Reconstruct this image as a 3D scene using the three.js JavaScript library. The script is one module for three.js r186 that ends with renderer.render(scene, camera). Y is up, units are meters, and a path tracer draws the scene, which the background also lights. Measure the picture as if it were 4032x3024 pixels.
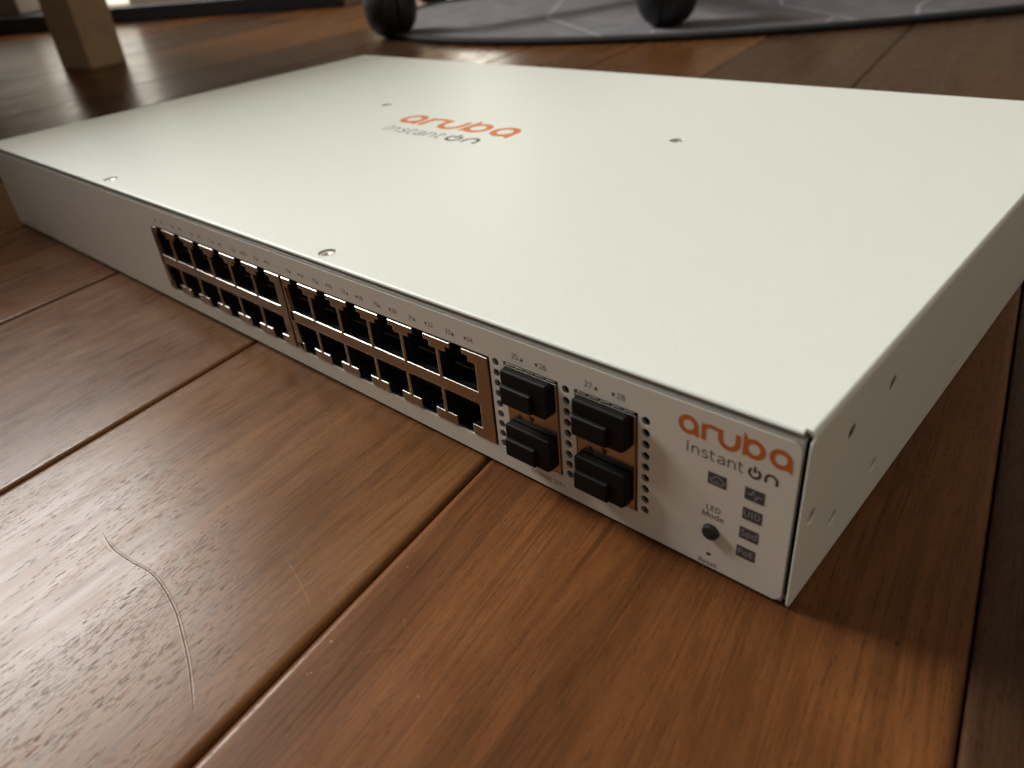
import * as THREE from 'three';
import { RoundedBoxGeometry } from 'three/addons/geometries/RoundedBoxGeometry.js';
import { mergeGeometries, mergeVertices } from 'three/addons/utils/BufferGeometryUtils.js';
import { FontLoader } from 'three/addons/loaders/FontLoader.js';
import { RectAreaLightUniformsLib } from 'three/addons/lights/RectAreaLightUniformsLib.js';

// ---------------------------------------------------------------- camera, surroundings, lights, exposure
const scene = new THREE.Scene();
const camera = new THREE.PerspectiveCamera(54.0, 4 / 3, 0.01, 40);
{
  const right = new THREE.Vector3(0.74052646, -0.08393646, -0.66676475);
  const up = new THREE.Vector3(-0.30502834, 0.84209719, -0.44478089);
  const back = new THREE.Vector3(0.59881405, 0.53275416, 0.59799225);
  camera.quaternion.setFromRotationMatrix(new THREE.Matrix4().makeBasis(right, up, back));
  camera.position.set(0.47875, 0.124825, 0.108315);
}
camera.focus = 0.2;
camera.userData.fStop = 15.5;
scene.background = new THREE.Color().setRGB(0.095, 0.092, 0.088);      // the dim room all round
const renderer = new THREE.WebGLRenderer({ antialias: true });
renderer.toneMapping = THREE.LinearToneMapping;
renderer.toneMappingExposure = 1.05;
renderer.shadowMap.enabled = true;
RectAreaLightUniformsLib.init();

// the windows whose light the photograph shows: a large one high on the left, and low bright openings beyond the table and the chair
const KEY = { at: [-1.92, 1.66, 0.11], w: 1.25, h: 1.0, power: 32, color: [1, 0.985, 0.945] };
const WALL_A = [-1.175, -0.575], WALL_D = [0.866, -0.5];              // foot of the far wall and its direction
const SLOTS = [{ t0: -0.41, t1: -0.232, y0: 0.05, y1: 0.16, glow: 1 }, { t0: -0.23, t1: 0.03, y0: 0.03, y1: 0.75, glow: 2.2 }];
const LOW_WINDOW = { x0: -1.9, x1: -1.6, y0: 0.15, y1: 0.72, z: -2.1, glow: 7 };

// ---------------------------------------------------------------- helpers
let seed = 20240611;
const rnd = () => { seed = (seed * 1664525 + 1013904223) >>> 0; return seed / 4294967296; };
const range = (a, b) => a + (b - a) * rnd();
const used = new Map();
const numbered = (n) => { const k = used.get(n) || 0; used.set(n, k + 1); return k ? `${n}_${String(k).padStart(3, '0')}` : n; };
const S = 0.001;
const mm = (g) => g.scale(S, S, S);
function mesh(name, geo, mat, parent) {
  const list = Array.isArray(geo) ? geo.map((g) => { const c = g.index ? g.toNonIndexed() : g; for (const k of Object.keys(c.attributes)) if (!['position', 'normal', 'uv'].includes(k)) c.deleteAttribute(k); return c; }) : null;
  const m = new THREE.Mesh(list ? mergeGeometries(list) : geo, mat);
  m.name = parent === scene ? numbered(name) : name;
  m.castShadow = m.receiveShadow = true;
  parent.add(m);
  return m;
}
function thing(name, label, category, pos = [0, 0, 0], group) {
  const o = new THREE.Group(); o.name = numbered(name); o.position.set(...pos); scene.add(o);
  o.userData = { label, category }; if (group) o.userData.group = group;
  return o;
}
const std = (c, roughness, metalness = 0, more = {}) => new THREE.MeshStandardMaterial({ color: new THREE.Color().setRGB(...c), roughness, metalness, ...more });
const box = (x0, x1, y0, y1, z0, z1) => new THREE.BoxGeometry(x1 - x0, y1 - y0, z1 - z0).translate((x0 + x1) / 2, (y0 + y1) / 2, (z0 + z1) / 2);
const rbox = (x0, x1, y0, y1, z0, z1, r, s = 3) => new RoundedBoxGeometry(x1 - x0, y1 - y0, z1 - z0, s, r).translate((x0 + x1) / 2, (y0 + y1) / 2, (z0 + z1) / 2);
const rectPath = (x0, x1, y0, y1, P = THREE.Shape) => { const p = new P(); p.moveTo(x0, y0); p.lineTo(x1, y0); p.lineTo(x1, y1); p.lineTo(x0, y1); p.closePath(); return p; };
function roundRect(x0, x1, y0, y1, r, P = THREE.Shape) {
  const p = new P();
  p.moveTo(x0 + r, y0); p.lineTo(x1 - r, y0); p.absarc(x1 - r, y0 + r, r, -Math.PI / 2, 0); p.lineTo(x1, y1 - r); p.absarc(x1 - r, y1 - r, r, 0, Math.PI / 2);
  p.lineTo(x0 + r, y1); p.absarc(x0 + r, y1 - r, r, Math.PI / 2, Math.PI); p.lineTo(x0, y0 + r); p.absarc(x0 + r, y0 + r, r, Math.PI, 1.5 * Math.PI);
  return p;
}
const circle = (x, y, r) => { const p = new THREE.Path(); p.absarc(x, y, r, 0, Math.PI * 2, true); return p; };
function extrude(shape, z0, z1, bevel = 0, seg = 2, curve = 10) {
  return new THREE.ExtrudeGeometry(shape, { depth: z1 - z0 - 2 * bevel, bevelEnabled: bevel > 0, bevelSize: bevel, bevelThickness: bevel, bevelOffset: -bevel, bevelSegments: seg, curveSegments: curve }).translate(0, 0, z0 + bevel);
}
// noise with a period along the first axis
function lattice(seedNo) {
  const n = 65536, a = new Float32Array(n); let s = seedNo >>> 0;
  for (let i = 0; i < n; i++) { s = (s * 1664525 + 1013904223) >>> 0; a[i] = (s >>> 8) / 16777216; }
  return (x, y, px) => {
    const xf = Math.floor(x), yf = Math.floor(y); let tx = x - xf, ty = y - yf;
    tx = tx * tx * (3 - 2 * tx); ty = ty * ty * (3 - 2 * ty);
    const x0 = ((xf % px) + px) % px, x1 = (x0 + 1) % px, r0 = yf * 1031, r1 = r0 + 1031;
    const a00 = a[(x0 * 17 + r0) & 65535], a10 = a[(x1 * 17 + r0) & 65535], a01 = a[(x0 * 17 + r1) & 65535], a11 = a[(x1 * 17 + r1) & 65535];
    return a00 + (a10 - a00) * tx + (a01 - a00) * ty + (a00 - a10 - a01 + a11) * tx * ty;
  };
}
function texture(data, w, h, srgb, wrap = THREE.RepeatWrapping) {
  const t = new THREE.DataTexture(data, w, h, THREE.RGBAFormat);
  t.wrapS = t.wrapT = wrap; t.magFilter = THREE.LinearFilter; t.minFilter = THREE.LinearMipmapLinearFilter; t.generateMipmaps = true;
  if (srgb) t.colorSpace = THREE.SRGBColorSpace;
  t.needsUpdate = true; return t;
}
const smooth = (a, b, x) => { const t = Math.min(1, Math.max(0, (x - a) / (b - a))); return t * t * (3 - 2 * t); };
// wood: colour and relief of a board L mm long (repeats) and V mm wide; dents and light scratches are drawn into it
function wood(no, w, h, L, V, tones, o = {}) {
  const N = lattice(no * 7919 + 13), col = new Uint8Array(w * h * 4), bmp = new Uint8Array(w * h * 4), rgh = new Uint8Array(w * h * 4);
  const pore = new Float32Array(w * h), dent = new Float32Array(w * h), pale = new Float32Array(w * h);
  let s = no * 104729 + 7; const r = () => { s = (s * 1664525 + 1013904223) >>> 0; return s / 4294967296; };
  const kx = w / L, ky = h / V;
  const nPores = Math.round((o.pores ?? 0.68) * L * V);
  for (let i = 0; i < nPores; i++) {
    const u = r() * L, v = r() * V, dense = 0.65 * N(u / 50, v / 15 + 900, Math.max(1, Math.round(L / 50))) + 0.35 * N(u / 20, v / 3 + 950, Math.max(1, Math.round(L / 20)));
    if (dense < 0.14 + 0.34 * r()) continue;
    const len = 0.8 + 2.6 * r() * r(), wd = 0.025 + 0.045 * r(), deep = 0.25 + 0.75 * r() * r(), tilt = (r() - 0.5) * 0.05;
    for (let x = Math.floor((u - len / 2) * kx); x <= (u + len / 2) * kx; x++) {
      const q = (x / kx - u) / (len / 2), hw = wd * Math.sqrt(Math.max(0, 1 - q * q)), c = v + tilt * (x / kx - u);
      for (let y = Math.max(0, Math.floor((c - hw - 0.12) * ky)); y <= Math.min(h - 1, (c + hw + 0.12) * ky); y++) {
        const d = Math.abs((y + 0.5) / ky - c), k = deep * (1 - smooth(hw * 0.5, hw + 0.1, d)), at = y * w + ((x % w) + w) % w;
        if (k > pore[at]) pore[at] = k;
      }
    }
  }
  const draw = (pts, width, depth, buf, rough) => {
    const curve = new THREE.CatmullRomCurve3(pts.map(([u, v]) => new THREE.Vector3(u, v, 0)));
    const n = Math.ceil(curve.getLength() / 0.05), p = new THREE.Vector3();
    for (let i = 0; i <= n; i++) {
      curve.getPoint(i / n, p); const taper = Math.min(1, 6 * Math.min(i / n, 1 - i / n)) * (1 - rough * N(i / 40, 77.3, 9999)), hw = width * (0.55 + 0.45 * taper);
      for (let y = Math.max(0, Math.floor((p.y - 2 * hw) * ky)); y <= Math.min(h - 1, (p.y + 2 * hw) * ky); y++)
        for (let x = Math.floor((p.x - 2 * hw) * kx); x <= (p.x + 2 * hw) * kx; x++) {
          const d = Math.hypot((x + 0.5) / kx - p.x, (y + 0.5) / ky - p.y) / hw, k = depth * taper * (d < 1 ? 1 - d * d : 0) - 0.3 * depth * taper * (d >= 1 && d < 1.9 ? Math.sin((d - 1) / 0.9 * Math.PI) : 0);
          const at = y * w + ((x % w) + w) % w; if (Math.abs(k) > Math.abs(buf[at])) buf[at] = k;
        }
    }
  };
  for (const d of o.dents || []) draw(d.pts, d.w, d.d, dent, d.rough ?? 0.3);
  for (const d of o.pale || []) draw(d.pts, d.w, d.d, pale, 0.7);
  const P = (len) => Math.max(1, Math.round(L / len));
  for (let y = 0; y < h; y++) for (let x = 0; x < w; x++) {
    const u = x / kx, v = y / ky, at = y * w + x, nx = (len) => x / w * P(len);
    const wv = v + 9 * (N(nx(130), v / 26, P(130)) - 0.5) + 2.2 * (N(nx(45), v / 9 + 40, P(45)) - 0.5);
    const band = N(nx(400), wv / 9 + 100, P(400)) * 0.6 + N(nx(200), wv / 3.6 + 200, P(200)) * 0.4;
    const streak = smooth(0.62, 0.9, N(nx(90), wv / 1.7 + 300, P(90)));
    const fibre = N(nx(16), wv / 0.55 + 400, P(16)) * 0.6 + N(nx(6), v / 0.24 + 500, P(6)) * 0.4;
    const line = smooth(0.6, 0.92, N(nx(60), (v + 3 * (N(nx(130), v / 26, P(130)) - 0.5)) / 0.42 + 800, P(60)));
    const patch = N(nx(55), v / 22 + 600, P(55)), mottle = N(nx(9), v / 3.2 + 700, P(9));
    let t = 0.23 + 0.46 * band + 0.3 * (patch - 0.5) + 0.44 * (fibre - 0.5) + 0.22 * (mottle - 0.5);
    t = Math.min(1, Math.max(0, t));
    const po = pore[at], dark = Math.min(1, 0.24 * streak * (0.4 + 0.6 * fibre) + (o.lines ?? 0.16) * line + 0.6 * po + 0.25 * Math.max(0, dent[at]));
    const lift = Math.max(0, pale[at]);
    for (let c = 0; c < 3; c++) {
      let k = t < 0.5 ? tones[0][c] + (tones[1][c] - tones[0][c]) * t * 2 : tones[1][c] + (tones[2][c] - tones[1][c]) * (t * 2 - 1);
      k = k + (tones[3][c] - k) * dark; k = k + (190 - 25 * c - k) * 0.34 * lift;
      col[at * 4 + c] = Math.max(0, Math.min(255, k));
    }
    col[at * 4 + 3] = 255;
    const hgt = 0.65 + 0.07 * (fibre - 0.5) - 0.14 * po - 0.5 * dent[at];
    rgh[at * 4] = rgh[at * 4 + 1] = rgh[at * 4 + 2] = 255 * Math.min(0.95, 0.29 + 0.06 * (mottle - 0.5) + 0.06 * (patch - 0.5) + 0.07 * (fibre - 0.5) + 0.34 * po ); rgh[at * 4 + 3] = 255 * Math.max(0, 1 - 0.75 * po);
    bmp[at * 4] = bmp[at * 4 + 1] = bmp[at * 4 + 2] = Math.max(0, Math.min(255, hgt * 255)); bmp[at * 4 + 3] = 255;
  }
  return { map: texture(col, w, h, true), bump: texture(bmp, w, h, false), rough: texture(rgh, w, h, false) };
}
// flat ribbon along a line (mm), for print
function stroke(pts, width, z, closed = false, ends = 0) {
  const n = pts.length, pos = [], idx = [];
  for (let i = 0; i < n; i++) {
    const p = pts[i], a = pts[closed ? (i + n - 1) % n : Math.max(0, i - 1)], b = pts[closed ? (i + 1) % n : Math.min(n - 1, i + 1)];
    let d1 = [p[0] - a[0], p[1] - a[1]], d2 = [b[0] - p[0], b[1] - p[1]];
    const l1 = Math.hypot(...d1) || 1, l2 = Math.hypot(...d2) || 1;
    if (i === 0 && !closed) d1 = d2; if (i === n - 1 && !closed) d2 = d1;
    let t = [d1[0] / (Math.hypot(...d1) || l1) + d2[0] / (Math.hypot(...d2) || l2), d1[1] / (Math.hypot(...d1) || l1) + d2[1] / (Math.hypot(...d2) || l2)];
    const l = Math.hypot(...t) || 1; t = [t[0] / l, t[1] / l];
    const miter = 1 / Math.max(0.5, l / 2), hw = width / 2 * miter;
    pos.push(p[0] - t[1] * hw, p[1] + t[0] * hw, z, p[0] + t[1] * hw, p[1] - t[0] * hw, z);
    if (i < n - 1 || closed) { const k = i * 2, m = ((i + 1) % n) * 2; idx.push(k, k + 1, m, k + 1, m + 1, m); }
  }
  const g = new THREE.BufferGeometry();
  g.setAttribute('position', new THREE.Float32BufferAttribute(pos, 3)); g.setAttribute('normal', new THREE.Float32BufferAttribute(pos.map((_, i) => (i % 3 === 2 ? 1 : 0)), 3));
  g.setAttribute('uv', new THREE.Float32BufferAttribute(new Float32Array(pos.length / 3 * 2), 2)); g.setIndex(idx);
  return g.toNonIndexed();
}
const arc = (x, y, r, a0, a1, n = 20, ry = r) => Array.from({ length: n + 1 }, (_, i) => { const a = (a0 + (a1 - a0) * i / n) * Math.PI / 180; return [x + r * Math.cos(a), y + ry * Math.sin(a)]; });
const flat = (shape, z) => new THREE.ShapeGeometry(shape, 8).translate(0, 0, z).toNonIndexed();
const poly = (pts, z) => { const s = new THREE.Shape(); pts.forEach(([x, y], i) => (i ? s.lineTo(x, y) : s.moveTo(x, y))); s.closePath(); return flat(s, z); };
const font = await new FontLoader().loadAsync('fonts/droid/droid_sans_regular.typeface.json');
const bold = await new FontLoader().loadAsync('fonts/droid/droid_sans_bold.typeface.json');
function text(str, x, y, size, z, f = font, align = 0) {
  const g = mergeGeometries(f.generateShapes(str, size).map((s) => new THREE.ShapeGeometry(s, 3).toNonIndexed()));
  g.computeBoundingBox(); const w = g.boundingBox.max.x - g.boundingBox.min.x;
  return g.translate(x - align * w - g.boundingBox.min.x, y, z);
}

// ---------------------------------------------------------------- the wooden floor
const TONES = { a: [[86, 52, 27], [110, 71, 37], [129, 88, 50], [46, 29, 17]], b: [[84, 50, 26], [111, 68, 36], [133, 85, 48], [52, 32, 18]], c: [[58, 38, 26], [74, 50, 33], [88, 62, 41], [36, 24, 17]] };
TONES.d = [[86, 51, 26], [107, 68, 35], [124, 84, 47], [42, 28, 18]];
const PITCH = 115.2, ANGLE = Math.atan(0.178), GAP = 0.45;
const DIR = new THREE.Vector2(Math.sin(ANGLE), Math.cos(ANGLE));     // (x, z) along a plank, towards the viewer
const SEAM0 = 241.4;                                                  // x in mm, at z = 0, of the seam left of the scratched plank
// floor point (mm) -> (along, across) on a plank whose left seam crosses z = 0 at x0
const onPlank = (x, z, x0) => [(x - x0) * DIR.x + z * DIR.y, (x - x0) * DIR.y - z * DIR.x];
const L = 410, LH = 205, V = PITCH;
const tex = (p, x0, off) => p.map(([x, z]) => { const [u, v] = onPlank(x, z, x0); return [u + off, v]; });
const WOODS = [
  wood(1, 2048, 1024, LH, V, TONES.a, { dents: [
    { pts: tex([[297.5, 79.6], [303, 80.4], [307.5, 80.7], [315.3, 79.9], [322.8, 78.6], [330.1, 78.9], [339.2, 80.5], [347.5, 83], [354.8, 85.5], [361.7, 88.4], [369, 91.8]], SEAM0, 200), w: 0.27, d: 1.7 },
    { pts: tex([[300.5, 81.2], [305, 81.7], [309, 81.4]], SEAM0, 200), w: 0.16, d: 0.5 },
    { pts: tex([[344, 55.7], [349.7, 57], [357.2, 59.1], [364, 61.5]], SEAM0, 200), w: 0.13, d: 0.35 }],
    pale: [{ pts: tex([[343.1, 55.7], [349.7, 57], [357.2, 59.1], [365.6, 61.9]], SEAM0, 200), w: 0.14, d: 0.9 }, { pts: tex([[313, 62], [317, 64.2], [319, 65.5]], SEAM0, 200), w: 0.16, d: 0.8 },
      { pts: tex([[336, 60.2], [336.8, 60.9]], SEAM0, 200), w: 0.5, d: 0.6 }, { pts: tex([[352, 24], [353, 25.4]], SEAM0, 200), w: 0.25, d: 1.6 }] }),
  wood(2, 2048, 1024, LH, V, TONES.b, { pores: 0.6, lines: 0.24, pale: [
    { pts: tex([[376, 74], [379, 66], [384, 58], [390, 52]], SEAM0 + 117, 200), w: 0.14, d: 0.8 }, { pts: tex([[381, 50], [384, 52]], SEAM0 + 117, 200), w: 0.35, d: 0.6 },
    { pts: tex([[373.6, 63.5], [374, 64]], SEAM0 + 117, 200), w: 0.3, d: 1.9 }, { pts: tex([[376.4, 71.5], [376.8, 71.8]], SEAM0 + 117, 200), w: 0.25, d: 1.9 }] }),
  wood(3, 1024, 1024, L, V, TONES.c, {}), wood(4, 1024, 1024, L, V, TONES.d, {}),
];
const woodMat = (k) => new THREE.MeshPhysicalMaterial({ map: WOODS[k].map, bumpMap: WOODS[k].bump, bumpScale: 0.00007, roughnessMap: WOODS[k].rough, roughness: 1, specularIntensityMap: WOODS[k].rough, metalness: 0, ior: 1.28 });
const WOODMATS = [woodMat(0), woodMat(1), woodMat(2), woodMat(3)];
function plankGeometry(len, u0, flip, L) {
  const half = (PITCH - GAP) / 2, R = 2.4, D = 1.35, prof = [];
  prof.push([-half, -9, -1, 0]);
  for (let i = 0; i <= 5; i++) { const a = i / 5 * Math.PI / 2; prof.push([-half + R * (1 - Math.cos(a)), -D + D * Math.sin(a), -Math.cos(a) * D / R, Math.sin(a)]); }
  for (let i = 5; i >= 0; i--) { const a = i / 5 * Math.PI / 2; prof.push([half - R * (1 - Math.cos(a)), -D + D * Math.sin(a), Math.cos(a) * D / R, Math.sin(a)]); }
  prof.push([half, -9, 1, 0]);
  const pos = [], nor = [], uv = [], idx = [];
  for (const e of [0, 1]) for (const [x, y, nx, ny] of prof) {
    const l = Math.hypot(nx, ny); pos.push(x, y, e ? -len / 2 : len / 2); nor.push(nx / l, ny / l, 0);
    uv.push((u0 + (e ? 0 : len)) / L, flip ? 0.5 - x / V : 0.5 + x / V);
  }
  const n = prof.length; for (let i = 0; i < n - 1; i++) idx.push(i, i + 1, i + n, i + 1, i + n + 1, i + n);
  const g = new THREE.BufferGeometry();
  g.setAttribute('position', new THREE.Float32BufferAttribute(pos, 3)); g.setAttribute('normal', new THREE.Float32BufferAttribute(nor, 3)); g.setAttribute('uv', new THREE.Float32BufferAttribute(uv, 2)); g.setIndex(idx);
  return mm(g);
}
{
  const floor = new THREE.Group(); floor.name = 'floor'; floor.userData.kind = 'structure'; scene.add(floor);
  mesh('subfloor', box(-3.4, 1.6, -0.03, -0.0085, -2.6, 1.4), std([0.012, 0.008, 0.006], 0.9), floor);
  const FAR = -2500, NEAR = 700;
  for (let k = -29; k <= 6; k++) {
    const x0 = SEAM0 + k * 117;
    const cuts = [NEAR];
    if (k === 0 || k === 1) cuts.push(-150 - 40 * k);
    if (k < -1 || k > 2) { let z = NEAR - range(300, 1400); while (z > FAR + 200) { cuts.push(z); z -= range(900, 1500); } }
    else if (k === -1 || k === 2) cuts.push(range(-1500, -1000));
    cuts.push(FAR);
    for (let c = 0; c + 1 < cuts.length; c++) {
      const za = cuts[c], zb = cuts[c + 1], a = za / DIR.y, b = zb / DIR.y, len = a - b - 0.6;
      const hero = k === 0 && c === 0 ? 0 : k === 1 && c === 0 ? 1 : k === 0 || k === 1 ? 2 : k < 0 && k > -4 ? 3 : k >= 2 ? 2 : [2, 3, 2, 3][Math.floor(rnd() * 4)];  // boards behind the switch take the darker tone: shade painted into the wood
      // the texture's origin is 200 mm behind z = 0 on the two planks that carry marks
      const u0 = hero < 2 ? 200 + b + 0.3 : range(0, L);
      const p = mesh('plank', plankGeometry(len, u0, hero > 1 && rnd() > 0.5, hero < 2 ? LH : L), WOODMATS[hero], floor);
      const mid = (a + b) / 2, cx = x0 + mid * DIR.x + (PITCH / 2) * DIR.y, cz = mid * DIR.y - (PITCH / 2) * DIR.x;
      p.position.set(cx * S, (k === 0 || k === 1 || k === 2) ? 0 : range(-0.0002, 0), cz * S); p.rotation.y = ANGLE;
    }
  }
  const specks = [[352.5, 23.5], [358.2, 27.6], [374.1, 63.6], [377, 71], [371, 40], [330, 52], [398, 61], [301, 44]];
  const geos = specks.map(([x, z]) => new THREE.TetrahedronGeometry(0.00016 * range(0.6, 1.3)).scale(1.6, 0.7, 1).rotateY(range(0, 3)).translate(x * S, 0.0001, z * S));
  const d = mesh('dust', geos, std([0.75, 0.7, 0.6], 0.7), floor); d.userData.kind = 'stuff';
}

// ---------------------------------------------------------------- far wall, its skirting and the two bright slots
{
  const wallMat = std([0.5, 0.42, 0.31], 0.8), dark = std([0.012, 0.013, 0.018], 0.4), greyMat = std([0.2, 0.17, 0.15], 0.8);
  const wall = new THREE.Group(); wall.name = 'partition_wall'; wall.position.set(WALL_A[0], 0, WALL_A[1]); wall.rotation.y = Math.atan2(0.5, 0.866); scene.add(wall);
  wall.userData = { label: 'tan wall end with a dark skirting behind the wooden table leg', category: 'wall', kind: 'structure' };
  const parts = []; const T0 = -0.42, T1 = 0.47, H = 2.79;
  let t = T0;
  for (const s of SLOTS) { parts.push(box(t, s.t0, 0, H, -0.1, 0)); parts.push(box(s.t0, s.t1, 0, s.y0, -0.1, 0)); parts.push(box(s.t0, s.t1, s.y1, H, -0.1, 0)); t = s.t1; }
  parts.push(box(t, T1, 0, H, -0.1, 0));
  mesh('wall_face', parts, wallMat, wall);
  mesh('skirting', rbox(T0, T1, 0.001, 0.028, 0.002, 0.02, 0.003), dark, wall);
  for (const s of SLOTS) {
    const w = s.t1 - s.t0, h = s.y1 - s.y0;
    mesh('window', box(s.t0 + 0.001, s.t1 - 0.001, s.y0 + 0.001, s.y1 - 0.001, -0.09, -0.03), std([0.3, 0.29, 0.26], 0.6, 0, { emissive: new THREE.Color().setRGB(1, 0.93, 0.78), emissiveIntensity: s.glow * 0.5 }), wall);
    const l = new THREE.RectAreaLight(new THREE.Color().setRGB(1, 0.94, 0.8), s.glow * 0.5, w - 0.004, h - 0.004);
    l.name = 'window_light'; l.position.set((s.t0 + s.t1) / 2, (s.y0 + s.y1) / 2, -0.027); l.rotation.y = Math.PI; wall.add(l);
  }
  // a dark low cabinet end at the far left, nearer than the wall
  const cab = thing('low_box', 'low grey brown box on a dark base left of the table leg', 'box', [-1.30, 0, -0.40]);
  cab.rotation.y = Math.atan2(0.5, 0.866);
  mesh('base', rbox(-0.34, 0.16, 0.001, 0.03, -0.16, 0.0, 0.004), dark, cab);
  mesh('body', rbox(-0.34, 0.045, 0.0305, 0.066, -0.17, -0.01, 0.005), greyMat, cab);
}
// the wall on the right and the ceiling, out of the picture, from which the window's light comes back
{
  const w = mesh('side_wall', box(1.9, 2.0, 0, 2.5, -2.6, 1.4), std([0.4, 0.345, 0.28], 0.85), scene);
  const c = mesh('ceiling', box(-2.0, 1.9, 2.8, 2.9, -2.6, 1.4), std([0.32, 0.31, 0.29], 0.9), scene);
  c.userData = { label: 'plain ceiling above the switch', category: 'ceiling', kind: 'structure' };
  w.userData = { label: 'plain beige wall to the right of the switch', category: 'wall', kind: 'structure' };
}
// back wall far behind the rug with its low window, and the left wall round the large window
{
  const m = std([0.5, 0.43, 0.33], 0.85), W2 = LOW_WINDOW, b = new THREE.Group(); b.name = 'back_wall'; b.position.set(0, 0, W2.z); scene.add(b);
  b.userData = { label: 'plain tan wall far behind the rug and chair', category: 'wall', kind: 'structure' };
  mesh('wall_face', [box(-1.99, W2.x0, 0, 2.79, -0.1, 0), box(W2.x0, W2.x1, 0, W2.y0, -0.1, 0), box(W2.x0, W2.x1, W2.y1, 2.79, -0.1, 0), box(W2.x1, 1.89, 0, 2.79, -0.1, 0)], m, b);
  mesh('skirting', rbox(-1.98, 1.88, 0.001, 0.06, 0.002, 0.018, 0.003), std([0.012, 0.013, 0.018], 0.4), b);
  mesh('window', box(W2.x0 + 0.001, W2.x1 - 0.001, W2.y0 + 0.001, W2.y1 - 0.001, -0.09, -0.03), std([0.3, 0.29, 0.26], 0.6, 0, { emissive: new THREE.Color().setRGB(1, 0.93, 0.78), emissiveIntensity: W2.glow * 0.5 }), b);
  const l = new THREE.RectAreaLight(new THREE.Color().setRGB(1, 0.94, 0.8), W2.glow * 0.5, W2.x1 - W2.x0 - 0.004, W2.y1 - W2.y0 - 0.004);
  l.name = 'window_light'; l.position.set((W2.x0 + W2.x1) / 2, (W2.y0 + W2.y1) / 2, -0.027); l.rotation.y = Math.PI; b.add(l);
  const K = KEY, y0 = K.at[1] - K.h / 2 - 0.061, y1 = K.at[1] + K.h / 2 + 0.061, z0 = K.at[2] - K.w / 2 - 0.061, z1 = K.at[2] + K.w / 2 + 0.061, x = -1.93;
  const c = mesh('left_wall', [box(x - 0.08, x, 0, y0, -2.09, 1.4), box(x - 0.08, x, y1, 2.79, -2.09, 1.4), box(x - 0.08, x, y0, y1, -2.09, z0), box(x - 0.08, x, y0, y1, z1, 1.4)], m, scene);
  c.userData = { label: 'plain tan wall round the large window on the left', category: 'wall', kind: 'structure' };
}
// the window on the left that lights everything
{
  const w = thing('window', 'bright tall window on the left wall', 'window', [KEY.at[0], KEY.at[1] - KEY.h / 2, KEY.at[2]]);
  const f = std([0.7, 0.69, 0.66], 0.5), fr = [];
  fr.push(rbox(-0.06, 0.03, -0.06, 0, -KEY.w / 2 - 0.06, KEY.w / 2 + 0.06, 0.006), rbox(-0.06, 0.03, KEY.h, KEY.h + 0.06, -KEY.w / 2 - 0.06, KEY.w / 2 + 0.06, 0.006));
  fr.push(rbox(-0.06, 0.03, 0.001, KEY.h - 0.001, -KEY.w / 2 - 0.06, -KEY.w / 2, 0.006), rbox(-0.06, 0.03, 0.001, KEY.h - 0.001, KEY.w / 2, KEY.w / 2 + 0.06, 0.006));
  mesh('frame', fr, f, w);
  mesh('pane', box(-0.05, -0.02, 0, KEY.h, -KEY.w / 2, KEY.w / 2), std([0.5, 0.5, 0.5], 0.3, 0, { emissive: new THREE.Color().setRGB(...KEY.color), emissiveIntensity: 1 }), w);
  const l = new THREE.RectAreaLight(new THREE.Color().setRGB(...KEY.color), KEY.power, KEY.w - 0.01, KEY.h - 0.01);
  l.name = 'window_light'; l.position.set(-0.012, KEY.h / 2, 0); l.lookAt(new THREE.Vector3(1, KEY.h / 2, 0)); l.rotation.set(0, -Math.PI / 2, 0); w.add(l);
}

// ---------------------------------------------------------------- wooden table whose leg stands at the back left
{
  const tw = wood(5, 512, 512, 400, 200, [[182, 156, 124], [200, 174, 142], [212, 188, 156], [158, 130, 100]], { pores: 0.05 });
  const m = new THREE.MeshStandardMaterial({ map: tw.map, bumpMap: tw.bump, bumpScale: 0.0001, roughness: 0.5 });
  const t = thing('wooden_table', 'light brown wooden table, one square leg of it showing behind the switch', 'table', [-0.612, 0, -0.292]);
  const leg = (x, z) => { const g = rbox(-0.031, 0.031, -0.0003, 0.29, -0.025, 0.025, 0.002); g.rotateY(0.2); const l = mesh('leg', g, m, t); l.position.set(x, 0, z); };
  leg(0, 0); leg(-0.95, 0.02); leg(0, 1.15); leg(-0.95, 1.15);
  mesh('table_top', rbox(-1.02, 0.355, 0.2905, 0.32, -0.06, 1.22, 0.004), m, t);  // top is out of view, its reach extended to shade the switch's left end
}

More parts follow.
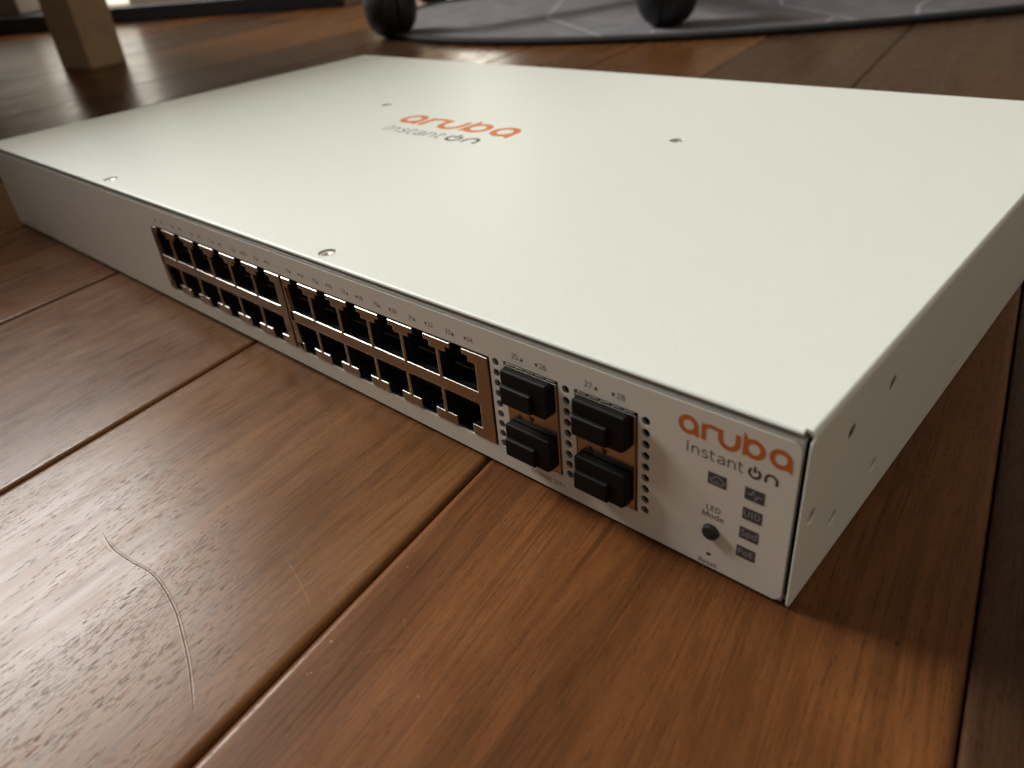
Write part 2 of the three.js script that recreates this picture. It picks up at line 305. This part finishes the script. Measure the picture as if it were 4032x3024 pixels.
// ---------------------------------------------------------------- oval rug
{
  const N = lattice(991), n = 256, d = new Uint8Array(n * n * 4), b = new Uint8Array(n * n * 4);
  for (let i = 0; i < n * n; i++) {
    const x = i % n, y = Math.floor(i / n), k = N(x / 2, y / 2, 128) * 0.5 + N(x / 32, y / 32, 8) * 0.5;
    d[i * 4] = 96 + 38 * k; d[i * 4 + 1] = 92 + 38 * k; d[i * 4 + 2] = 97 + 40 * k; d[i * 4 + 3] = 255;
    b[i * 4] = b[i * 4 + 1] = b[i * 4 + 2] = 255 * N(x / 1.5, y / 1.5, 171); b[i * 4 + 3] = 255;
  }
  const map = texture(d, n, n, true), bump = texture(b, n, n, false); map.repeat.set(6, 6); bump.repeat.set(6, 6);
  const rug = thing('oval_rug', 'oval grey rug with thin white lines and a dark bound edge', 'rug', [0.0128, 0, -1.1547]);
  const RA = 0.703, RB = 0.452, RT = -0.961, CT = Math.cos(RT), ST = Math.sin(RT);
  const out = (x, z) => { const dx = x * S - 0.0128, dz = z * S + 1.1547; return Math.hypot((dx * CT + dz * ST) / (RA - 0.011), (dz * CT - dx * ST) / (RB - 0.011)) > 1; };
  const pile = new THREE.LatheGeometry([[0, 0.0012], [1, 0.0012], [1, 0.0044], [0, 0.0044]].map(([x, y]) => new THREE.Vector2(x, y)), 120).scale(RA - 0.009, 1, RB - 0.009);
  { const p = pile.attributes.position, u = pile.attributes.uv; for (let i = 0; i < p.count; i++) u.setXY(i, p.getX(i), p.getZ(i)); }
  mesh('rug_pile', pile.rotateY(-RT), new THREE.MeshStandardMaterial({ map, bumpMap: bump, bumpScale: 0.0008, roughness: 0.95 }), rug);
  const ring = new THREE.CatmullRomCurve3(Array.from({ length: 72 }, (_, i) => new THREE.Vector3((RA - 0.006) * Math.cos(i * Math.PI / 36), 0, (RB - 0.006) * Math.sin(i * Math.PI / 36))), true);
  mesh('bound_edge', new THREE.TubeGeometry(ring, 180, 0.006, 10, true).scale(1, 0.65, 1).rotateY(-RT).translate(0, 0.0037, 0), std([0.03, 0.03, 0.034], 0.9), rug);
  const LINES = [[-196, -691, 8, -556], [5, -623, 42, -560], [170, -627, 148, -740], [148, -740, 216, -677], [205, -809, 237, -704], [57, -809, 148, -740], [205, -809, 190, -1010], [57, -809, -60, -1050], [-196, -691, -330, -900], [-196, -691, -60, -1050], [190, -1010, -60, -1050], [-330, -900, -420, -1150], [-60, -1050, -150, -1300], [190, -1010, 330, -1200]];
  for (let [x0, z0, x1, z1] of LINES) {
    for (let i = 0; i < 400 && out(x1, z1); i++) { x1 += (x0 - x1) * 0.005; z1 += (z0 - z1) * 0.005; }
    for (let i = 0; i < 400 && out(x0, z0); i++) { x0 += (x1 - x0) * 0.005; z0 += (z1 - z0) * 0.005; }
    const len = Math.hypot(x1 - x0, z1 - z0) * S, g = box(-len / 2, len / 2, 0.0041, 0.0047, -0.0022, 0.0022);
    const l = mesh('white_line', g, std([0.3, 0.29, 0.285], 0.9), rug);
    l.position.set((x0 + x1) / 2 * S - 0.0128, 0, (z0 + z1) / 2 * S + 1.1547); l.rotation.y = -Math.atan2(z1 - z0, x1 - x0);
  }
}
// ---------------------------------------------------------------- office chair on casters
{
  const blk = std([0.012, 0.013, 0.014], 0.45), blk2 = std([0.02, 0.02, 0.022], 0.6), fab = std([0.03, 0.03, 0.034], 0.9);
  const cx = -0.245, cz = -0.831, c = thing('office_chair', 'black office chair on twin wheel casters standing at the edge of the oval rug', 'office chair', [cx, 0, cz]);
  const spots = [[-0.3275, -0.551, 0.001, 1.0], [0.003, -0.652, 0.0044, 0.5], [0.005, -1.013, 0.0044, 2.2], [-0.34, -1.125, 0.0044, 0.3], [-0.554, -0.831, 0.001, 1.8]];
  const wheelGeo = new THREE.LatheGeometry([[0.001, 0.031], [0.012, 0.0302], [0.022, 0.0265], [0.0292, 0.0205], [0.0338, 0.013], [0.035, 0.0075], [0.035, 0.0015], [0.024, 0.001], [0.001, 0.001]].map(([x, y]) => new THREE.Vector2(x, y)), 36).rotateZ(-Math.PI / 2);
  for (const [x, z, y, turn] of spots) {
    const k = new THREE.Group(); k.name = 'caster'; k.position.set(x - cx, y, z - cz); k.rotation.y = turn; c.add(k);
    for (const s of [1, -1]) { const w = mesh('wheel', wheelGeo, blk, k); w.position.set(s * 0.0015, 0.035, 0); if (s < 0) w.rotation.y = Math.PI; }
    mesh('hood', [new THREE.CylinderGeometry(0.0345, 0.0345, 0.0058, 32).rotateZ(Math.PI / 2).translate(0, 0.035, 0), new THREE.CylinderGeometry(0.007, 0.007, 0.05, 12).translate(0, 0.08, 0)], blk2, k);
    const ex = x - cx, ez = z - cz, len = Math.hypot(ex, ez), g = rbox(0.02, len + 0.02, 0.092, 0.118, -0.016, 0.016, 0.008); g.rotateY(-Math.atan2(ez, ex));
    mesh('base_arm', g, blk, c);
  }
  mesh('gas_column', [new THREE.CylinderGeometry(0.035, 0.04, 0.06, 24).translate(0, 0.11, 0), new THREE.CylinderGeometry(0.025, 0.025, 0.25, 24).translate(0, 0.27, 0)], blk2, c);
  mesh('seat', rbox(-0.24, 0.24, 0.4, 0.47, -0.24, 0.24, 0.03, 4), fab, c);
}

// ---------------------------------------------------------------- the network switch (mm, front left bottom corner at 0, 0, 0)
{
  const sw = thing('network_switch', 'white rack network switch with two rows of ports lying on the wooden floor', 'network switch', [0.22125, 0, -0.126]);
  const put = (g) => mm(g.translate(-221.25, 0, 126));
  const part = (name, geos, mat, parent = sw) => mesh(name, put(Array.isArray(geos) ? mergeGeometries(geos.map((g) => { const c = g.index ? g.toNonIndexed() : g; for (const k of Object.keys(c.attributes)) if (!['position', 'normal', 'uv'].includes(k)) c.deleteAttribute(k); return c; })) : geos), mat, parent);
  const W = 442.5, H = 43.9, D = 252;
  // fine powder coat relief
  const N = lattice(4242), n = 256, b = new Uint8Array(n * n * 4);
  for (let i = 0; i < n * n; i++) { const x = i % n, y = Math.floor(i / n); const k = N(x / 4, y / 4, 64) * 0.6 + N(x / 2, y / 2 + 300, 128) * 0.4; b[i * 4] = b[i * 4 + 1] = b[i * 4 + 2] = 255 * k; b[i * 4 + 3] = 255; }
  const grain = texture(b, n, n, false); grain.repeat.set(1 / 18, 1 / 18);
  const paint = std([0.775, 0.82, 0.765], 0.45, 0, { bumpMap: grain, bumpScale: 0.000038 });
  const label = std([0.84, 0.82, 0.73], 0.33), dark = std([0.012, 0.011, 0.011], 0.6), bare = std([0.6, 0.6, 0.56], 0.4, 0.25);
  const nickel = std([0.5, 0.465, 0.42], 0.23, 1), plastic = std([0.012, 0.012, 0.014], 0.5), rubber = new THREE.MeshPhysicalMaterial({ color: new THREE.Color().setRGB(0.004, 0.004, 0.0045), roughness: 0.55, specularIntensity: 0.45 });
  const orange = std([0.66, 0.17, 0.03], 0.5), ink = std([0.075, 0.075, 0.085], 0.5), inkDark = std([0.035, 0.036, 0.04], 0.5), reverse = std([0.42, 0.41, 0.38], 0.5);
  const gold = std([0.8, 0.56, 0.24], 0.35, 1);
  const silver = std([0.86, 0.84, 0.8], 0.36, 1);

  // --- cover: top sheet, rounded side bends, side walls
  const R = 1.3, T = 0.9;
  const topShape = new THREE.Shape();                                  // plan: x, -z
  topShape.moveTo(R, 1.2); topShape.lineTo(W - R, 1.2); topShape.lineTo(W - R, D); topShape.lineTo(R, D); topShape.closePath();
  const SCREWS = [[294, 5.2], [142.2, 5.6], [152.2, 146.8], [323.4, 149.2]];
  for (const [x, z] of SCREWS) topShape.holes.push(circle(x, z, 2.75));
  const top = extrude(topShape, 0, T, 0, 1, 24).rotateX(-Math.PI / 2).translate(0, H - T, 0);
  const rollShape = new THREE.Shape();                                  // rolled front edge, section (z, y)
  rollShape.moveTo(-1.2, H - T); rollShape.lineTo(-0.35, H - T - 0.12); rollShape.absarc(-0.3, H - T + 0.18, 0.3, -Math.PI / 2, 0); rollShape.lineTo(0, H - 0.75); rollShape.absarc(-0.75, H - 0.75, 0.75, 0, Math.PI / 2); rollShape.lineTo(-1.2, H); rollShape.closePath();
  const roll = extrude(rollShape, -(W - R - 0.75), -(R + 0.75), 0, 1, 12).rotateY(-Math.PI / 2);
  const bendShape = (left) => {                                        // section of a bend: x, y
    const s = new THREE.Shape(); const c = left ? R : W - R, a0 = left ? Math.PI : 0;
    s.absarc(c, H - R, R, a0, Math.PI / 2, left); s.lineTo(c, H - T); s.absarc(c, H - R, R - T, Math.PI / 2, a0, !left); s.closePath();
    return extrude(s, -D, -1.0, 0, 1, 10);
  };
  const sideShape = new THREE.Shape();                                 // -z, y
  sideShape.moveTo(1.1, 0.3); sideShape.lineTo(D, 0.3); sideShape.lineTo(D, H - R); sideShape.lineTo(1.4, H - R); sideShape.absarc(1.4, H - R - 1.4, 1.4, Math.PI / 2, Math.PI); sideShape.lineTo(0, 1.4); sideShape.absarc(1.1, 1.4, 1.1, Math.PI, 1.5 * Math.PI);
  const SIDE_HOLES = [[5.2, 21.6], [18.4, 11.6], [20.6, 32.4], [42.8, 32.1], [40.8, 11.3], [101.5, 7.2]];
  for (const [z, y] of SIDE_HOLES) sideShape.holes.push(circle(z, y, 1.75));
  const side = (x) => extrude(sideShape, 0, T - 0.3, 0.18, 2, 14).rotateY(Math.PI / 2).translate(x, 0, 0);
  const cover = part('cover', [top, roll, bendShape(false), bendShape(true), side(W - T + 0.3), side(0)], paint);
  for (const [x, z] of SCREWS) {
    const head = new THREE.LatheGeometry([[2.7, -1.1], [2.55, -0.62], [2.2, -0.5], [0.95, -0.48], [0.8, -0.95], [0, -1.0]].map(([r, y]) => new THREE.Vector2(r, y)), 28);
    const cross = [box(-1.25, 1.25, -0.6, -0.46, -0.28, 0.28), box(-0.28, 0.28, -0.6, -0.455, -1.25, 1.25)];
    part('screw', head.translate(x, H, -z), silver, cover);
    part('dimple', new THREE.LatheGeometry([[2.74, -0.9], [2.76, -0.3], [2.95, -0.02], [3.2, 0.02]].map(([r, y]) => new THREE.Vector2(r, y)), 28).translate(x, H, -z), paint, cover);
  }
  for (const [z, y] of [SIDE_HOLES[1], SIDE_HOLES[4], SIDE_HOLES[5]]) part('plugged_hole', new THREE.CylinderGeometry(2.1, 2.1, 0.3, 24).rotateZ(Math.PI / 2).translate(W - 0.85, y, -z), paint, cover);
  { const [z, y] = SIDE_HOLES[0]; part('screw', new THREE.LatheGeometry([[1.8, 0], [1.6, 0.35], [0.7, 0.4], [0.5, 0.05], [0, 0]].map(([r, q]) => new THREE.Vector2(r, q)), 20).rotateZ(-Math.PI / 2).translate(W - 0.75, y, -z), silver, cover); }

  // --- bottom tray with the bare front sheet behind the label
  const OPEN = [[181.8, 271.6, 6.7, 33.3], [271.9, 363.3, 6.7, 33.6], [368.0, 384.8, 6.9, 34.1], [389.4, 406.3, 6.9, 34.1]];
  const VX = [365.35, 386.95, 408.2], VENTS = [];
  for (const x of VX) for (let i = 0; i < 9; i++) VENTS.push([x, 32.9 - i * 3.05]);
  const cut = (s, grow = 0) => {
    s.holes.push(rectPath(OPEN[0][0] - grow, OPEN[1][1] + grow, OPEN[0][2] - grow, OPEN[1][3] + grow, THREE.Path));
    for (const o of OPEN.slice(2)) s.holes.push(rectPath(o[0] - grow, o[1] + grow, o[2] - grow, o[3] + grow, THREE.Path));
    for (const [x, y] of VENTS) s.holes.push(circle(x, y, 1.06 + grow * 0.4));
    s.holes.push(circle(424.6, 11.4, 1.95 + grow * 0.4)); s.holes.push(circle(424.4, 4.6, 0.62 + grow * 0.4));
    return s;
  };
  const sheet = extrude(cut(rectPath(1.6, 440.9, 1.1, 40.98), 0.4), -1.2, -0.32, 0, 1, 10);
  // section is drawn in (z, y); turn so that its x becomes z and the extrusion runs along x
  const rail = (() => { const s = new THREE.Shape(); s.moveTo(-0.32, 41.0); s.absarc(-1.32, 41.0, 1.0, 0, Math.PI / 2); s.lineTo(-2.5, 42.0); s.lineTo(-2.5, 41.2); s.lineTo(-1.35, 41.2); s.closePath(); const g = extrude(s, -440.9, -1.6, 0, 1, 8); return g.rotateY(-Math.PI / 2); })();
  const bottom = [box(1.0, W - 1.0, 1.1, 1.9, -D + 0.5, -1.3), box(1.0, W - 1.0, 1.95, 42.8, -D + 0.5, -D + 1.4)];
  part('tray', [sheet, rail, ...bottom], bare);
  part('dark_backing', box(1.5, 440.8, 1.4, 42.0, -15.5, -14.5), dark);  // black sheet added behind the openings, standing in for the unlit inside

  // --- printed front label
  const face = part('front_label', extrude(cut(roundRect(1.4, 440.8, 1.05, 41.0, 2.1)), -0.22, 0, 0, 1, 10), label);
  const Z = 0.035;
  const logo = (x, y, s, z) => {                                       // the wordmark, 24 mm wide at s = 1, from its left foot; ring letters with a pointed stem
    const w = 1.04, q = [], ring = (cx, cy) => stroke(arc(cx, cy, 1.74, 0, 360, 36).slice(0, -1), w, 0, true);
    q.push(ring(2.24, 2.15), poly([[3.5, 2.3], [4.46, 2.15], [4.6, -0.15], [4.2, -0.1], [3.6, 0.25], [3.1, 0.55]], 0.001));
    q.push(stroke([[5.6, 0], [5.6, 3.8]], w, 0.001), stroke([[5.6, 2.2], [5.72, 2.8], [6.1, 3.35], [6.75, 3.62], [7.6, 3.66], [8.6, 3.4]], 0.9, 0));
    q.push(stroke([[9.15, 3.9], [9.16, 2.2], ...arc(11.0, 1.95, 1.82, 180, 360, 20), [12.82, 2.2], [12.82, 4.0]], w, 0));
    q.push(poly([[13.85, 0], [13.85, 5.35], [14.15, 5.1], [14.6, 4.5], [14.83, 3.8], [14.83, 0.45], [14.3, 0.05]], 0.001), ring(16.1, 2.15));
    q.push(ring(21.35, 2.15), poly([[22.6, 2.3], [23.57, 2.15], [23.75, -0.35], [23.3, -0.2], [22.7, 0.2], [22.1, 0.55]], 0.001));
    return q.map((g) => g.scale(s, s, 1).translate(x, y, z));
  };
  const words = (x, y, s, z) => {
    const w = 0.25, q = [], n_ = (a, k = 1.6) => [stroke([[a, 0], [a, 1.9]], w, 0), stroke([[a, 1.1], ...arc(a + k / 2, 1.1, k / 2, 180, 0, 10, 0.75), [a + k, 0]], w, 0.001)];
    q.push(stroke([[0, 0], [0, 2.7]], w, 0), ...n_(1.1, 1.45));
    q.push(stroke([[4.5, 1.62], [4.0, 1.86], [3.5, 1.7], [3.4, 1.3], [4.0, 0.98], [4.5, 0.72], [4.55, 0.3], [4.1, 0.04], [3.35, 0.2]], w, 0));
    q.push(stroke([[5.35, 2.45], [5.35, 0.5], [5.6, 0.08], [6.2, 0.08]], w, 0), stroke([[5.0, 1.85], [6.15, 1.85]], w, 0.001));
    q.push(stroke([[6.85, 1.6], [7.4, 1.86], [8.0, 1.75], [8.25, 1.3], [8.25, 0]], w, 0), stroke([[8.25, 1.05], [7.3, 0.98], [6.8, 0.55], [7.1, 0.08], [7.7, 0.1], [8.25, 0.5]], w, 0.001));
    q.push(...n_(9.1, 1.45));
    q.push(stroke([[11.5, 2.45], [11.5, 0.5], [11.75, 0.08], [12.3, 0.08]], w, 0), stroke([[11.1, 1.85], [12.3, 1.85]], w, 0.001));
    return q.map((g) => g.scale(s, s, 1).translate(x, y, z));
  };
  const onWord = (x, y, s, z) => {
    const w = 0.52, q = [];
    q.push(stroke(arc(1.3, 1.05, 1.1, 125, 415, 28), w, 0), stroke([[1.3, 1.15], [1.3, 2.65]], w, 0.001));
    q.push(stroke([[3.55, 0], [3.55, 0.95], ...arc(4.65, 0.95, 1.1, 180, 0, 16), [5.75, 0]], w, 0));
    return q.map((g) => g.scale(s, s, 1).translate(x, y, z));
  };
  part('logo', logo(415.85, 34.05, 1, Z), orange, face);
  part('lettering', words(418.1, 29.75, 0.985, Z), ink, face);
  part('lettering', onWord(431.25, 29.75, 1, Z), inkDark, face);
  const up = (x, y, s, z) => poly([[x - s, y], [x + s, y], [x, y + 2 * s]], z), down = (x, y, s, z) => poly([[x - s, y + 2 * s], [x + s, y + 2 * s], [x, y]], z);
  const nums = [];
  for (let i = 0; i < 12; i++) {
    const cell = i < 6 ? 181.5 + i * 14.4 : 272.1 + (i - 6) * 14.4, odd = String(2 * i + 1), even = String(2 * i + 2);
    nums.push(text(odd, cell + 4.1 + 2.1, 35.75, 1.35, Z, font, 1), up(cell + 6.95, 35.75, 0.5, Z), down(cell + 11.4, 35.75, 0.5, Z), text(even, cell + 12.2, 35.75, 1.35, Z));
  }
  for (const [x, a, c] of [[371.0, '25', '26'], [392.4, '27', '28']]) nums.push(text(a, x, 35.85, 1.45, Z), up(x + 3.1, 35.85, 0.52, Z), down(x + 7.6, 35.85, 0.52, Z), text(c, x + 8.6, 35.85, 1.45, Z));
  nums.push(text('1/10GbE SFP+', 374.3, 3.3, 1.3, Z), text('LED', 424.75, 16.95, 1.45, Z, font, 0.5), text('Mode', 424.75, 15.0, 1.45, Z, font, 0.5), text('Reset', 424.3, 1.55, 1.3, Z, font, 0.5), text('24G PoE 4SFP+ Switch', 8.5, 2.6, 1.4, Z));
  part('lettering', nums, ink, face);
  const ICONS = [[423.0, 23.9], [431.0, 23.9], [430.95, 18.75], [430.7, 13.5], [430.45, 8.25]];
  ICONS.forEach(([x, y], i) => {
    const ic = part('status_icon', flat(rectPath(x, x + 4.1, y, y + 3.05), Z), ink, face), z = Z + 0.03, t = [];
    if (i === 0) t.push(stroke([[x + 0.9, y + 0.65], [x + 3.2, y + 0.65], [x + 3.6, y + 1.0], [x + 3.55, y + 1.45], [x + 3.15, y + 1.7], [x + 2.75, y + 2.3], [x + 2.1, y + 2.45], [x + 1.5, y + 2.2], [x + 1.25, y + 1.7], [x + 0.75, y + 1.5], [x + 0.55, y + 1.0]], 0.2, z, true), stroke([[x + 1.7, y + 1.2], [x + 2.4, y + 1.2]], 0.18, z));
    if (i === 1) t.push(stroke([[x + 0.6, y + 1.5], [x + 1.35, y + 1.5], [x + 1.75, y + 2.5], [x + 2.3, y + 0.5], [x + 2.7, y + 1.65], [x + 3.5, y + 1.4]], 0.24, z));
    if (i > 1) t.push(text(['UID', 'Spd', 'PoE'][i - 2], x + 2.05, y + 0.85, 1.55, z, font, 0.5));
    part('symbol', t, reverse, face);
  });
  // LED mode button and the reset hole's switch behind
  part('mode_button', [new THREE.LatheGeometry([[1.8, -3], [1.8, 0.75], [1.6, 1.0], [0, 1.05]].map(([r, y]) => new THREE.Vector2(r, y)), 32).rotateX(Math.PI / 2).translate(424.6, 11.4, 0)], std([0.028, 0.027, 0.028], 0.5));

  // --- two blocks of twelve ports
  const CW = 14.4, steps = [[6.4, 0], [4.0, 1], [2.2, 2]];
  const contour = (c, upper) => {                                      // half openings, from the outer notch inwards, left side
    if (!upper) return [[-3.1, 6.9], [-3.1, 10.2], [-6.6, 10.2], [-6.6, 17.6], [6.6, 17.6], [6.6, 10.2], [3.1, 10.2], [3.1, 6.9]].map(([x, y]) => [c + x, y]);
    const Y = [33, 31.3, 29.7, 21.5];
    return [[-2.2, Y[0]], [-2.2, Y[1]], [-4.1, Y[1]], [-4.1, Y[2]], [-6.6, Y[2]], [-6.6, Y[3]], [6.6, Y[3]], [6.6, Y[2]], [4.1, Y[2]], [4.1, Y[1]], [2.2, Y[1]], [2.2, Y[0]]].map(([x, y]) => [c + x, y]);
  };
  const blockOf = (x0, xl, xr) => {
    const cs = Array.from({ length: 6 }, (_, i) => x0 + CW * (i + 0.5)), pts = [[xl, 33]];
    for (const c of cs) pts.push(...contour(c, true));
    pts.push([xr, 33], [xr, 6.9]);
    for (const c of [...cs].reverse()) pts.push(...contour(c, false).reverse());
    pts.push([xl, 6.9]);
    const s = new THREE.Shape(); pts.reverse().forEach(([x, y], i) => (i ? s.lineTo(x, y) : s.moveTo(x, y))); s.closePath();
    const blk = part('port_block', extrude(s, -1.0, 0.25, 0.38, 4), nickel);
    for (const c of cs) for (const upper of [true, false]) {
      const k = contour(c, upper).map(([x, y]) => [x + Math.sign(x - c) * 0.12, y]); if (upper) k.reverse();
      const pos = [], q = k.length;
      for (let i = 0; i < q; i++) { const a = k[i], d = k[(i + 1) % q]; pos.push(a[0], a[1], -0.9, d[0], d[1], -0.9, d[0], d[1], -12, a[0], a[1], -0.9, d[0], d[1], -12, a[0], a[1], -12); }
      const g = new THREE.BufferGeometry(); g.setAttribute('position', new THREE.Float32BufferAttribute(pos, 3)); g.setAttribute('uv', new THREE.Float32BufferAttribute(new Float32Array(pos.length / 3 * 2), 2)); g.computeVertexNormals();
      const back = poly(k, -11.9), pins = [];
      for (let i = 0; i < 8; i++) pins.push(new THREE.BoxGeometry(0.32, 0.25, 6.2).rotateX(upper ? -0.5 : 0.5).translate(c - 3.57 + i * 1.02, upper ? 24.0 : 15.2, -5.4));
      const plain = (l) => mergeGeometries(l.map((q) => { const r = q.index ? q.toNonIndexed() : q; for (const k of Object.keys(r.attributes)) if (!['position', 'normal', 'uv'].includes(k)) r.deleteAttribute(k); return r; }));
      mesh('ethernet_port', put(mergeGeometries([plain([g, back]), plain(pins)], true)), [plastic, gold], blk);
    }
    return blk;
  };
  blockOf(181.5, 181.95, 271.0); blockOf(272.1, 272.45, 362.6);

  // --- two cages with black dust plugs
  for (const [x0, x1] of [[368.3, 384.2], [389.8, 405.7]]) {
    const cx = (x0 + x1) / 2 - 0.1, s = rectPath(x0, x1, 7.15, 33.2);
    for (const [a, c] of [[8.9, 17.6], [24.6, 32.4]]) s.holes.push(rectPath(cx - 6.9, cx + 6.9, a, c, THREE.Path));
    const geos = [extrude(s, -1.0, 0.25, 0.2, 2)];
    for (let i = 0; i < 5; i++) geos.push(rbox(x0 + 0.4 + i * 3.1, x0 + 3.1 + i * 3.1, 33.3, 33.75, -1.2, 0.1, 0.2, 2));
    for (let i = 0; i < 2; i++) geos.push(rbox(x1 + 0.06 + i * 0.24, x1 + 0.24 + i * 0.24, 8, 33, -1, -0.1 - i * 0.25, 0.06, 1));
    const cage = part('sfp_cage', geos, nickel);
    part('arrow_mark', [up(cx - 3.9, 18.9, 0.85, 0.28), down(cx - 0.1, 19.1, 0.95, 0.28)], plastic, cage);
    for (const y of [13.1, 28.65]) {
      const f = new THREE.Shape(), hw = 7.2, hh = 4.75, k = 1.1;
      f.moveTo(cx - hw + 0.4, y - hh); f.lineTo(cx + hw - k, y - hh); f.lineTo(cx + hw, y - hh + k); f.lineTo(cx + hw, y + hh - 0.5); f.lineTo(cx + hw - 0.5, y + hh); f.lineTo(cx - hw + 0.5, y + hh); f.lineTo(cx - hw, y + hh - 0.5); f.lineTo(cx - hw, y - hh + 0.4); f.closePath();
      const tongue = rbox(cx - 6.7, cx + 6.7, y - 4, y + 3.6, -10, 0.3, 0.3, 2);
      part('dust_plug', [extrude(f, 0.3, 2.7, 0.5, 3), rbox(cx - 6.75, cx + 2.9, y - 4.3, y + 0.9, 1.5, 3.75, 0.5, 4), tongue], rubber, cage);
    }
  }
  // --- print on the top
  const onTop = (gs) => gs.map((g) => g.rotateX(-Math.PI / 2).translate(0, H + 0.03, 0));
  const k = 3.07;
  part('logo', onTop(logo(184.6, 124.4, k, 0)), orange, cover);
  part('lettering', onTop(words(191.4, 111.0, k * 0.985, 0)), ink, cover);
  part('lettering', onTop(onWord(231.8, 111.0, k, 0)), inkDark, cover);
}
renderer.render(scene, camera);
